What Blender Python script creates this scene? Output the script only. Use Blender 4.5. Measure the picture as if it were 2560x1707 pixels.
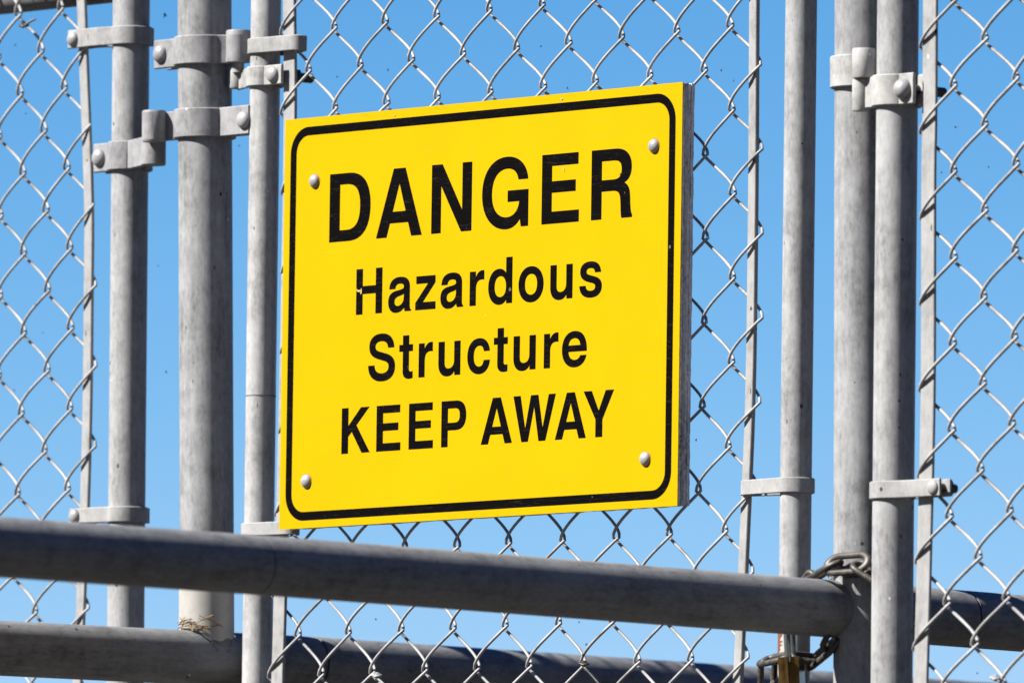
import bpy, bmesh, math, random
import numpy as np
from mathutils import Vector, Matrix
random.seed(7); rng = np.random.default_rng(7)
S = bpy.context.scene
for o in list(bpy.data.objects): bpy.data.objects.remove(o)
C = S.collection

# ------------------------------------------------------------------ camera
FPX, DIST, TH, PIT = 32396.0, 11.0, math.radians(48.04), math.radians(3.854)
ZC = 1.6 + DIST * math.sin(PIT)                      # height of the aim point on the gate
VIEW = np.array([-math.sin(TH)*math.cos(PIT), math.cos(TH)*math.cos(PIT), math.sin(PIT)])
RIGHT = np.array([math.cos(TH), math.sin(TH), 0.0]); UP = np.cross(RIGHT, VIEW)
AIM = np.array([0, 0, ZC]); CAMP = AIM - DIST * VIEW
cd = bpy.data.cameras.new('camera'); cam = bpy.data.objects.new('camera', cd); C.objects.link(cam)
cam.location = CAMP
cam.rotation_euler = Matrix((RIGHT, UP, -VIEW)).transposed().to_euler()
cd.sensor_width = 36.0; cd.sensor_fit = 'HORIZONTAL'; cd.lens = FPX/2560*36
cd.clip_start = 0.1; cd.clip_end = 5000
cd.dof.use_dof = True; cd.dof.focus_distance = 10.95; cd.dof.aperture_fstop = 11
S.camera = cam
S.render.resolution_x, S.render.resolution_y = 1024, 682

# ------------------------------------------------------------------ sky and sun
SUN_EL = math.radians(44)
a = math.radians(77)
cdir = np.array([math.sin(TH), -math.cos(TH)]); ldir = -RIGHT[:2]
sh = math.cos(a)*cdir + math.sin(a)*ldir
sdir = Vector((sh[0]*math.cos(SUN_EL), sh[1]*math.cos(SUN_EL), math.sin(SUN_EL)))
W = bpy.data.worlds.new('World'); S.world = W; W.use_nodes = True
nt = W.node_tree; bg = nt.nodes['Background']
sky = nt.nodes.new('ShaderNodeTexSky'); sky.sky_type = 'NISHITA'; sky.sun_disc = False
sky.sun_elevation = SUN_EL
sky.sun_rotation = math.atan2(sdir.x, sdir.y)
sky.altitude = 1500; sky.air_density = 0.5; sky.dust_density = 0.0; sky.ozone_density = 8.0
EXPO = 1.55
# deep clear-air grade of the sky: one power curve per channel, the same over the whole dome
sep = nt.nodes.new('ShaderNodeSeparateColor'); com = nt.nodes.new('ShaderNodeCombineColor')
nt.links.new(sky.outputs[0], sep.inputs[0])
for ch, (ref, want, p) in enumerate(((1.34, .152, 2.1), (2.78, .440, 1.10), (5.77, .835, .68))):
    dv = nt.nodes.new('ShaderNodeMath'); dv.operation = 'DIVIDE'; dv.inputs[1].default_value = ref
    pw = nt.nodes.new('ShaderNodeMath'); pw.operation = 'POWER'; pw.inputs[1].default_value = p
    ml = nt.nodes.new('ShaderNodeMath'); ml.operation = 'MULTIPLY'; ml.inputs[1].default_value = want/2**EXPO/.1
    nt.links.new(sep.outputs[ch], dv.inputs[0]); nt.links.new(dv.outputs[0], pw.inputs[0])
    nt.links.new(pw.outputs[0], ml.inputs[0]); nt.links.new(ml.outputs[0], com.inputs[ch])
nt.links.new(com.outputs[0], bg.inputs[0])
bg.inputs[1].default_value = 0.10
sl = bpy.data.lights.new('sun', 'SUN'); so = bpy.data.objects.new('sun', sl); C.objects.link(so)
sl.energy = 5.0; sl.angle = math.radians(0.53); sl.color = (1.0, 0.968, 0.92)
so.rotation_euler = sdir.to_track_quat('Z', 'Y').to_euler(); so.location = (-3, -5, 8)
S.view_settings.view_transform = 'Standard'; S.view_settings.look = 'None'
S.view_settings.exposure = EXPO; S.view_settings.gamma = 1.0
S.view_settings.use_curve_mapping = False
S.render.engine = 'CYCLES'

# ------------------------------------------------------------------ materials
def newmat(name):
    m = bpy.data.materials.new(name); m.use_nodes = True
    t = m.node_tree; return m, t, t.nodes['Principled BSDF']
def nd(t, typ, **kw):
    n = t.nodes.new(typ)
    for k, v in kw.items(): setattr(n, k, v)
    return n
def noise(t, co, scale, detail=4, rough=0.6, stretch=None):
    if stretch:
        mp = nd(t, 'ShaderNodeMapping'); mp.inputs['Scale'].default_value = stretch
        t.links.new(co, mp.inputs[0]); co = mp.outputs[0]
    n = nd(t, 'ShaderNodeTexNoise'); n.inputs['Scale'].default_value = scale
    n.inputs['Detail'].default_value = detail; n.inputs['Roughness'].default_value = rough
    t.links.new(co, n.inputs['Vector']); return n.outputs[0]
def ramp(t, fac, stops):
    r = nd(t, 'ShaderNodeValToRGB'); e = r.color_ramp.elements
    while len(e) < len(stops): e.new(0.5)
    for q, (p, c) in zip(e, stops):
        q.position = p; q.color = (c, c, c, 1) if not isinstance(c, tuple) else (*c, 1)
    t.links.new(fac, r.inputs[0]); return r.outputs[0]
def mix(t, fac, a, b, mode='MIX'):
    m = nd(t, 'ShaderNodeMix', data_type='RGBA', blend_type=mode)
    for s, v in ((m.inputs[0], fac), (m.inputs[6], a), (m.inputs[7], b)):
        if isinstance(v, (int, float)): s.default_value = v
        elif isinstance(v, tuple): s.default_value = (*v, 1) if len(v) == 3 else v
        else: t.links.new(v, s)
    return m.outputs[2]
def coords(t, kind='Object'):
    return nd(t, 'ShaderNodeTexCoord').outputs[kind]
def specks(t, co, scale, size, stretch=None, keep=0.5):
    """sparse small marks: voronoi cells, only some of them, small radius"""
    if stretch:
        mp = nd(t, 'ShaderNodeMapping'); mp.inputs['Scale'].default_value = stretch
        t.links.new(co, mp.inputs[0]); co = mp.outputs[0]
    wn = nd(t, 'ShaderNodeTexNoise'); wn.inputs['Scale'].default_value = scale*9; wn.inputs['Detail'].default_value = 2
    t.links.new(co, wn.inputs['Vector'])
    wa = nd(t, 'ShaderNodeVectorMath', operation='MULTIPLY_ADD'); wa.inputs[1].default_value = (.16/scale,)*3
    t.links.new(wn.outputs['Color'], wa.inputs[0]); t.links.new(co, wa.inputs[2])
    v = nd(t, 'ShaderNodeTexVoronoi'); v.inputs['Scale'].default_value = scale
    t.links.new(wa.outputs[0], v.inputs['Vector'])
    sp = nd(t, 'ShaderNodeSeparateColor'); t.links.new(v.outputs['Color'], sp.inputs[0])
    k = nd(t, 'ShaderNodeMath', operation='LESS_THAN'); k.inputs[1].default_value = keep
    t.links.new(sp.outputs[0], k.inputs[0])
    sz = nd(t, 'ShaderNodeMath', operation='MULTIPLY'); sz.inputs[1].default_value = size
    t.links.new(sp.outputs[1], sz.inputs[0])
    d = nd(t, 'ShaderNodeMath', operation='LESS_THAN'); t.links.new(v.outputs['Distance'], d.inputs[0])
    t.links.new(sz.outputs[0], d.inputs[1])
    o = nd(t, 'ShaderNodeMath', operation='MULTIPLY')
    t.links.new(k.outputs[0], o.inputs[0]); t.links.new(d.outputs[0], o.inputs[1])
    return o.outputs[0]
def bump(t, b, h, strength, dist=0.001):
    n = nd(t, 'ShaderNodeBump'); n.inputs['Strength'].default_value = strength
    n.inputs['Distance'].default_value = dist
    t.links.new(h, n.inputs['Height']); t.links.new(n.outputs[0], b.inputs['Normal'])

def galvanised(name, lo, hi, tint=(.99, .995, 1.0), speck=0.5, metal=0.0, rough=0.55, axis='z', streak=1.0, grain=.27, bmp=.15):
    lo *= .60; hi *= .62
    m, t, b = newmat(name); co = coords(t)
    st = {'z': (1, 1, .10), 'y': (1, .10, 1), 'x': (.1, 1, 1)}[axis]
    n1 = noise(t, co, 55, 5, .62)
    n2 = noise(t, co, 130, 4, .65, st)
    n3 = noise(t, co, 13, 3, .5)
    n4 = noise(t, co, 330, 3, .7, {'z': (1, 1, .45), 'y': (1, .45, 1), 'x': (.45, 1, 1)}[axis])
    s = mix(t, 0.5*streak, n1, n2); s = mix(t, 0.25, s, n3); s = mix(t, grain, s, n4)
    c = ramp(t, s, [(0.37, tuple(lo*.85*x for x in tint)), (0.49, tuple((lo*.4+hi*.6)*x for x in tint)), (0.60, tuple(hi*1.05*x for x in tint))])
    if speck:
        k1 = specks(t, co, 80, .13, (1, 1, .75), .85*speck)
        c = mix(t, k1, c, (0.03, 0.027, 0.025))
        k2 = specks(t, co, 150, .16, (1, 1, .30), .40*speck)
        c = mix(t, k2, c, (lo*.4, lo*.38, lo*.36))
        k3 = specks(t, co, 120, .13, (1, 1, .7), .22*speck)
        c = mix(t, k3, c, (0.50, 0.48, 0.45))
    t.links.new(c, b.inputs['Base Color'])
    b.inputs['Metallic'].default_value = metal
    r = ramp(t, n1, [(0.3, rough-.1), (0.7, rough+.12)]); t.links.new(r, b.inputs['Roughness'])
    b.inputs['Specular IOR Level'].default_value = 0.22
    bump(t, b, n2, bmp, 0.0006)
    return m

M_POST = galvanised('galvanised_post', .19, .40)
M_STILE = galvanised('galvanised_tube', .24, .45, tint=(.99, .99, .985))
M_BRIGHT = galvanised('galvanised_bright_tube', .30, .52, tint=(1, .99, .975), speck=.35, rough=.42)
M_RAIL = galvanised('galvanised_rail', .13, .29, axis='y', speck=.5)
M_STRAP = galvanised('galvanised_pressed', .24, .38, tint=(1, .985, 1), speck=.35, streak=.35)
M_CAST = galvanised('galvanised_cast', 0.306, 0.493, tint=(1, .99, .96), speck=.3, streak=.2)
M_BAND = galvanised('galvanised_band', 0.288, 0.416, tint=(1, .99, .97), speck=.4, streak=.3)
M_BAR = galvanised('galvanised_bar', 0.312, 0.406, tint=(1, .99, .97), speck=.25, streak=.8)
M_WIRE = galvanised('galvanised_wire', 0.289, 0.476, tint=(1, .99, .975), speck=.12, metal=.0, rough=.42, streak=.2, grain=.1, bmp=.02)
M_BOLT = galvanised('galvanised_bolt', .28, .44, tint=(1, .98, .99), speck=.2, metal=.1, rough=.4, streak=.2, grain=.2, bmp=.08)

def simple(name, col, rough=.5, metal=0.0, var=.25, scale=60, speck=None):
    m, t, b = newmat(name); co = coords(t)
    n = noise(t, co, scale, 5, .6)
    c = ramp(t, n, [(.3, tuple(x*(1-var) for x in col)), (.7, tuple(min(1, x*(1+var)) for x in col))])
    if speck:
        c = mix(t, specks(t, co, speck[0], speck[1], None, speck[2]), c, speck[3])
    t.links.new(c, b.inputs['Base Color'])
    b.inputs['Roughness'].default_value = rough; b.inputs['Metallic'].default_value = metal
    bump(t, b, n, .15, .0006)
    return m
M_NUT = simple('dark_steel_nut', (.045, .042, .04), .5, .4)
M_CHAIN = simple('weathered_chain_steel', (.040, .035, .028), .5, .15, .8, 170)
M_CHROME = simple('chromed_shackle', (.45, .46, .46), .18, .95, .08)
M_GROOVE = simple('dirty_groove', (.03, .028, .025), .8)
M_WELDW = simple('white_zinc_paint', (.275, .262, .238), .6, 0, .14, 60)
M_STRAW = simple('dry_straw', (.16, .10, .04), .8, 0, .6, 260)
M_GROUND = simple('dark_earth_ground', (.029, .025, .020), .95, 0, .4, 1.5)

def brass():
    m, t, b = newmat('tarnished_brass'); co = coords(t)
    n = noise(t, co, 70, 5, .65); n2 = noise(t, co, 160, 3, .6, (1, 1, .06))
    s = mix(t, .45, n, n2)
    c = ramp(t, s, [(.32, (.05, .028, .01)), (.5, (.17, .10, .034)), (.66, (.30, .19, .07))])
    t.links.new(c, b.inputs['Base Color']); b.inputs['Metallic'].default_value = .85
    b.inputs['Roughness'].default_value = .30; bump(t, b, n, .2, .0008); return m
M_BRASS = brass()
def rusty():
    m, t, b = newmat('rust_stained_tube'); co = coords(t)
    n = noise(t, co, 38, 5, .65, (1, 1, .4))
    c = ramp(t, n, [(.36, (.20, .13, .085)), (.48, (.15, .045, .014)), (.62, (.10, .03, .01))])
    t.links.new(c, b.inputs['Base Color']); b.inputs['Roughness'].default_value = .75; bump(t, b, n, .4, .001); return m
M_RUST = rusty()
def ply(name, lo, hi):
    m, t, b = newmat(name); co = coords(t)
    n = noise(t, co, 40, 6, .7, (1, 1, .25)); n2 = noise(t, co, 420, 3, .7, (1, 1, .6))
    c = ramp(t, mix(t, .5, n, n2), [(.34, (lo*.12, lo*.12, lo*.13)), (.45, (lo*.9, lo*.9, lo*.93)), (.64, (hi, hi*1.0, hi*1.04))])
    t.links.new(c, b.inputs['Base Color']); b.inputs['Roughness'].default_value = .85
    bump(t, b, mix(t, .5, n, n2), .6, .0015); return m
M_PLY = [ply('weathered_plywood', .36, .66), ply('weathered_plywood_dark', .24, .48), ply('weathered_plywood_light', .42, .70)]

def yellow():
    m, t, b = newmat('yellow_sign_enamel'); co = coords(t)
    n = noise(t, co, 9, 4, .55)
    c = ramp(t, n, [(.3, (.345, .227, .0002)), (.7, (.367, .241, .0002))])
    c = mix(t, specks(t, co, 58, .10, None, .12), c, (.06, .035, .008))
    c = mix(t, specks(t, co, 95, .09, None, .10), c, (.42, .34, .15))
    # fine hairline scratches
    for rot, sc in ((.35, 7), (-.5, 6)):
        mp = nd(t, 'ShaderNodeMapping'); mp.inputs['Rotation'].default_value = (0, rot, 0)
        mp.inputs['Scale'].default_value = (1.2, 1, 16); t.links.new(co, mp.inputs[0])
        q = noise(t, mp.outputs[0], sc, 2, .5)
        c = mix(t, ramp(t, q, [(.494, 0.0), (.4995, .20), (.5005, .20), (.506, 0.0)]), c, (.29, .20, .01))
    t.links.new(c, b.inputs['Base Color']); b.inputs['Roughness'].default_value = .55
    b.inputs['Specular IOR Level'].default_value = .03
    bump(t, b, noise(t, co, 25, 2, .5), .03, .001); return m
M_YELLOW = yellow()
def black():
    m, t, b = newmat('black_sign_vinyl'); co = coords(t)
    c = mix(t, specks(t, co, 85, .14, None, .30), (.0016, .0012, .0012), (.085, .07, .05))
    mp = nd(t, 'ShaderNodeMapping'); mp.inputs['Rotation'].default_value = (0, .6, 0)
    mp.inputs['Scale'].default_value = (2, 1, 24); t.links.new(co, mp.inputs[0])
    q = noise(t, mp.outputs[0], 9, 2, .5)
    c = mix(t, ramp(t, q, [(.492, 0.0), (.499, .30), (.501, .30), (.508, 0.0)]), c, (.03, .026, .022))
    t.links.new(c, b.inputs['Base Color']); b.inputs['Roughness'].default_value = .6
    b.inputs['Specular IOR Level'].default_value = .02; return m
M_BLACK = black()
def wornbrown(): return simple('rust_halo', (.30, .13, .004), .5, 0, .1)
M_HALO = wornbrown()

# ------------------------------------------------------------------ helpers
class Frame:
    """A thing's own axes: x along the gate, y away from the camera side, z up (leaning back a little)."""
    def __init__(s, x=0.0, y=0.0, lean=0.0):
        c, k = math.cos(lean), math.sin(lean)
        s.R = np.array([[1, 0, 0], [0, c, k], [0, -k, c]])
        s.h = ZC / c
        s.B = np.array([x, y, ZC]) - s.R @ np.array([0, 0, s.h]); s.lean = lean
    def loc(s, p): return s.R.T @ (np.asarray(p, float) - s.B)
    def pix(s, px, py, y=0.0, axis=1):
        """point where the view ray of a photo pixel meets the local plane y = const (or x = const, axis=0)"""
        d = VIEW*FPX + RIGHT*(px-1280) - UP*(py-853.5)
        o = s.R.T @ (CAMP - s.B); d = s.R.T @ d
        k = (y - o[axis]) / d[axis]; return o + k*d
def empty(name, fr, label, cat, group=None):
    o = bpy.data.objects.new(name, None); C.objects.link(o); o.empty_display_size = .05
    o.location = fr.B; o.rotation_euler = (-fr.lean, 0, 0)
    o['label'] = label; o['category'] = cat
    if group: o['group'] = group
    return o
def obj(name, mesh, mat, parent=None, smooth=True, label=None, sharp=38):
    o = bpy.data.objects.new(name, mesh); C.objects.link(o)
    if mat and not mesh.materials: mesh.materials.append(mat)
    if parent: o.parent = parent
    if label: o['label'] = label
    if smooth:
        mesh.polygons.foreach_set('use_smooth', [True]*len(mesh.polygons))
        try: mesh.set_sharp_from_angle(angle=math.radians(sharp))
        except Exception: pass
    return o
def pydata(name, v, f):
    m = bpy.data.meshes.new(name); m.from_pydata([tuple(map(float, p)) for p in v], [], f); m.update(); return m
def frames_along(P, closed=False):
    P = np.asarray(P, float); n = len(P)
    T = (np.roll(P, -1, 0) - np.roll(P, 1, 0)) if closed else np.gradient(P, axis=0)
    T /= np.linalg.norm(T, axis=1)[:, None]
    ref = np.array([0, 0, 1.0]) if abs(T[0][2]) < .9 else np.array([1.0, 0, 0])
    N = [np.cross(T[0], ref)]; N[0] /= np.linalg.norm(N[0])
    for i in range(1, n):
        v = N[-1] - T[i]*np.dot(N[-1], T[i]); N.append(v/np.linalg.norm(v))
    N = np.array(N); return P, T, N, np.cross(T, N)
def tube(name, P, r, sides=10, closed=False):
    P, T, N, B = frames_along(P, closed); n = len(P)
    r = np.broadcast_to(np.asarray(r, float), (n,))
    a = np.arange(sides)*2*math.pi/sides
    V = (P[:, None] + r[:, None, None]*(np.cos(a)[None, :, None]*N[:, None] + np.sin(a)[None, :, None]*B[:, None])).reshape(-1, 3)
    F = []
    for i in range(n if closed else n-1):
        j = (i+1) % n
        for k in range(sides):
            l = (k+1) % sides; F.append((i*sides+k, i*sides+l, j*sides+l, j*sides+k))
    if not closed:
        F.append(tuple(range(sides-1, -1, -1))); F.append(tuple((n-1)*sides+k for k in range(sides)))
    return pydata(name, V, F)
def pipe(name, a, b, r, sides=48, n=40, wob=0.0):
    a, b = np.asarray(a, float), np.asarray(b, float)
    t = np.linspace(0, 1, n)[:, None]; return tube(name, a + (b-a)*t, r, sides)
def spline(pts, n=10):
    """Catmull-Rom through points"""
    P = np.asarray(pts, float); P = np.vstack([2*P[0]-P[1], P, 2*P[-1]-P[-2]]); out = []
    for i in range(1, len(P)-2):
        for t in np.linspace(0, 1, n, endpoint=False):
            a, b, c, d = P[i-1], P[i], P[i+1], P[i+2]
            out.append(.5*((2*b)+(c-a)*t+(2*a-5*b+4*c-d)*t*t+(3*b-a-3*c+d)*t**3))
    out.append(P[-2]); return np.array(out)
def strap(name, path, t, z0, z1, closed=False, tilt=0.0, edge=.0007):
    """plan-view (x, y) path given a thickness t and extruded in z, with softened edges"""
    P = np.asarray(path, float); n = len(P)
    T = (np.roll(P, -1, 0)-np.roll(P, 1, 0)) if closed else np.gradient(P, axis=0)
    T /= np.linalg.norm(T, axis=1)[:, None]; Nn = np.stack([-T[:, 1], T[:, 0]], 1)
    # cross-section ring in (normal offset, z): a rounded rectangle
    h = t/2; e = min(edge, h*.6); zz0, zz1 = z0, z1
    ring = [(-h, zz0+e), (-h+e, zz0), (h-e, zz0), (h, zz0+e), (h, zz1-e), (h-e, zz1), (-h+e, zz1), (-h, zz1-e)]
    V = []
    for i in range(n):
        for (o, z) in ring:
            V.append((P[i, 0]+Nn[i, 0]*o, P[i, 1]+Nn[i, 1]*o, z + tilt*(P[i, 0]-P[0, 0])))
    k = len(ring); F = []
    for i in range(n if closed else n-1):
        j = (i+1) % n
        for q in range(k):
            l = (q+1) % k; F.append((i*k+q, j*k+q, j*k+l, i*k+l))
    if not closed:
        F.append(tuple(range(k))); F.append(tuple((n-1)*k+q for q in range(k-1, -1, -1)))
    m = pydata(name, V, F)
    bm = bmesh.new(); bm.from_mesh(m); bmesh.ops.recalc_face_normals(bm, faces=bm.faces); bm.to_mesh(m); bm.free()
    return m
def arc(cx, cy, r, a0, a1, n=24):
    a = np.radians(np.linspace(a0, a1, n)); return [(cx+r*math.cos(q), cy+r*math.sin(q)) for q in a]
def lathe(name, prof, origin, axis=(0, -1, 0), n=28, squash=(1, 1)):
    """profile of (radius, height) turned about an axis"""
    ax = Vector(axis).normalized(); q = ax.to_track_quat('Z', 'Y').to_matrix(); o = Vector(origin)
    V, F = [], []
    for (r, h) in prof:
        for k in range(n):
            a = 2*math.pi*k/n; V.append(o + q @ Vector((r*math.cos(a)*squash[0], r*math.sin(a)*squash[1], h)))
    for i in range(len(prof)-1):
        for k in range(n):
            l = (k+1) % n; F.append((i*n+k, i*n+l, (i+1)*n+l, (i+1)*n+k))
    F.append(tuple(range(n-1, -1, -1))); F.append(tuple((len(prof)-1)*n+k for k in range(n)))
    return pydata(name, V, F)
def dome(name, origin, r, h, axis=(0, -1, 0), base=.0006):
    pr = [(r*.96, -base), (r, 0)] + [(r*math.cos(t), h*math.sin(t)) for t in np.radians([8, 16, 26, 38, 50, 62, 74, 84])]
    return lathe(name, pr, origin, axis)
def box(name, cx, cy, cz, sx, sy, sz, bev=0.0):
    bm = bmesh.new(); bmesh.ops.create_cube(bm, size=1)
    for v in bm.verts: v.co = Vector((cx+v.co.x*sx, cy+v.co.y*sy, cz+v.co.z*sz))
    if bev: bmesh.ops.bevel(bm, geom=bm.edges[:], offset=bev, segments=2, affect='EDGES')
    m = bpy.data.meshes.new(name); bm.to_mesh(m); bm.free(); return m
def hexnut(name, o, r, h, axis=(0, 1, 0)):
    return lathe(name, [(r*.92, 0), (r, h*.12), (r, h*.88), (r*.92, h)], o, axis, 6)

# ------------------------------------------------------------------ ground (below the frame; it throws warm light up)
g = bpy.data.meshes.new('ground'); bm = bmesh.new()
bmesh.ops.create_circle(bm, cap_ends=True, radius=2500, segments=96); bm.to_mesh(g); bm.free()
go = obj('ground', g, M_GROUND, smooth=False); go['kind'] = 'structure'

# unseen bank added behind the camera to shut off the low sky there
def sky_blocker():
    r = np.random.default_rng(2); V, F = [], []; back = math.atan2(-math.cos(TH), math.sin(TH)); na, nr_ = 120, 16
    for i in range(na+1):
        a = math.radians(-128 + 256*i/na); fall = math.cos(min(1, max(0, abs(math.degrees(a))-95)/33)*math.pi/2)**1.5
        for j in range(nr_+1):
            d = 22 + 150*(j/nr_)**1.3; k = j/nr_
            h = -.3 + fall*62*(k*k*(3-2*k))*(1+.16*math.sin(a*5+1)+.1*math.sin(a*13)) + fall*k*r.normal(0, 1.6)
            V.append((CAMP[0]+d*math.cos(a+back), CAMP[1]+d*math.sin(a+back), h))
    for i in range(na):
        for j in range(nr_):
            q = i*(nr_+1)+j; F.append((q, q+nr_+1, q+nr_+2, q+1))
    o = obj('sky_blocker_bank', pydata('sky_blocker_bank', V, F), simple('sky_blocker_dark', (.008, .009, .006), .95, 0, .5, .35)); o['kind'] = 'structure'
sky_blocker()

# ------------------------------------------------------------------ pipe railings with the fixed gate posts
ZTOP = ZC + .80
R_POST = .02355
F0 = Frame()
PA = [F0.pix(2087+71, 0), F0.pix(2084+71, 1500)]         # right fixed post, image top and bottom
PB = [F0.pix(511.5, 0), F0.pix(517, 1300)]               # left fixed post
def post_axis(P):
    d = (P[0]-P[1])/(P[0][2]-P[1][2]); return lambda z: P[0] + d*(z-P[0][2])
axA, axB = post_axis(PA), post_axis(PB)
def make_railing(label, ax, segs, seam_px, weldz):
    base = ax(0.0); fr = Frame(); fr.B = np.array([base[0], 0, 0])
    e = empty('pipe_railing', fr, label, 'railing', 'pipe railings carrying the gate posts')
    L = lambda p: np.asarray(p, float) - fr.B
    obj('post', pipe('post', L(ax(-.05)), L(ax(ZTOP+.15)), R_POST, 56, 60), M_POST, e)
    obj('post_cap', dome('post_cap', L(ax(ZTOP+.15)), R_POST+.002, .018, (0, 0, 1), .02), M_CAST, e)
    return e, L, fr
rA, LA, FA = make_railing('galvanised pipe railing whose blurred upper rail crosses in front of the gate', axA, None, None, None)
rB, LB, FB = make_railing('galvanised pipe railing with the lower rail welded through the thick left post', axB, None, None, None)
def rail_point(frame, px, py):                           # on the vertical plane x = 0 of the railing
    return frame.pix(px, py, 0.0, 0)
R_RAIL = .0236
# rail A : centre line pixels (left joint, post, right joint, far right)
a0 = rail_point(FA, 0, 1367); a1 = rail_point(FA, 640, 1411.5); a2 = rail_point(FA, 2156, 1527); a3 = rail_point(FA, 2405, 1546); a4 = rail_point(FA, 2560, 1558)
dA = (a0-a1)/abs(a0[1]-a1[1]); aend = a1 + dA*3.0
dA2 = (a4-a3)/abs(a4[1]-a3[1]); aend2 = a3 + dA2*2.2
def gap(p, q, g): d = (q-p)/np.linalg.norm(q-p); return p + d*g
obj('rail', pipe('rail', aend, gap(a1, aend, .0006), R_RAIL, 64, 80), M_RAIL, rA)
obj('rail', pipe('rail', gap(a1, a2, .0006), gap(a3, a2, .0012), R_RAIL, 64, 60), M_RAIL, rA)
obj('rail', pipe('rail', gap(a3, aend2, .0012), aend2, R_RAIL, 64, 60), M_RAIL, rA)
obj('joint_sleeve', pipe('joint_sleeve', gap(a3, a2, .01), gap(a3, aend2, .01), R_RAIL-.0012, 48, 4), M_GROOVE, rA)
b0 = rail_point(FB, 0, 1611); b2 = rail_point(FB, 516, 1636); b3 = rail_point(FB, 778, 1658); b4 = rail_point(FB, 1906, 1732)
dB = (b0-b2)/abs(b0[1]-b2[1]); bend = b2 + dB*3.0
dB2 = (b4-b3)/abs(b4[1]-b3[1]); bend2 = b3 + dB2*2.4
obj('rail', pipe('rail', bend, gap(b3, b2, .0014), R_RAIL, 64, 80), M_RAIL, rB)
obj('rail', pipe('rail', gap(b3, bend2, .0014), bend2, R_RAIL, 64, 60), M_RAIL, rB)
obj('joint_sleeve', pipe('joint_sleeve', gap(b3, b2, .01), gap(b3, bend2, .01), R_RAIL-.0012, 48, 4), M_GROOVE, rB)
for (r, pts) in ((rA, (aend, aend2)), (rB, (bend, bend2))):
    for p in pts:                                         # far end posts of each railing, outside the frame
        s = 1 if p[1] < 0 else -1
        q = p + np.array([0, .05*s, 0])
        obj('end_post', pipe('end_post', (q[0], q[1], -.05), (q[0], q[1], q[2]), R_POST, 32, 6), M_POST, r)
        obj('rail_cap', dome('rail_cap', p, R_RAIL+.001, .012, (0, -s, 0)), M_CAST, r)

def saddle(rp, rr, centre, rail_dir, flip, bead=.0008, mat=M_RAIL, parent=None, n=72):
    """weld bead where the rail (radius rr, along y) meets the vertical post (radius rp)"""
    pts = []
    for k in range(n):
        a = 2*math.pi*k/n; x = rr*math.cos(a)*.999; z = rr*math.sin(a)
        y = flip*math.sqrt(max(rp*rp - x*x, 0))
        pts.append((x, y + centre[1], z + centre[2] + rail_dir[2]*y))
    pts = np.array(pts) + np.array([centre[0], 0, 0])
    rad = bead*(1+.28*np.sin(np.arange(n)*1.9)+.2*rng.standard_normal(n)).clip(.5, 1.6)
    return obj('weld', tube('weld', pts, rad, 8, True), mat, parent)
for e, ctr in ((rA, a2), (rB, b2)):
    saddle(R_POST, R_RAIL-.0008, ctr, np.zeros(3), -1, parent=e)
    saddle(R_POST, R_RAIL-.0008, ctr, np.zeros(3), 1, parent=e)
# white zinc paint sleeve brushed on the left post above its weld
zb = b2[2]
def zinc_sleeve():
    n, m_ = 72, 10; V, F = [], []; r_ = R_POST+.0004
    for k in range(n):
        q = 2*math.pi*k/n; x = r_*math.cos(q); top = zb+.062
        low = zb + max(math.sqrt(max(R_RAIL**2-x*x, 0))-.0015, .0125+.0015*math.sin(3*q)+.001*math.sin(11*q))
        for j in range(m_+1): V.append((b2[0]+x, b2[1]+r_*math.sin(q), low+(top-low)*j/m_))
    for k in range(n):
        l = (k+1) % n
        for j in range(m_): F.append((k*(m_+1)+j, l*(m_+1)+j, l*(m_+1)+j+1, k*(m_+1)+j+1))
    return pydata('zinc_paint', V, F)
obj('zinc_paint', zinc_sleeve(), M_WELDW, rB, label='cream zinc paint brushed round the weld')
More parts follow.
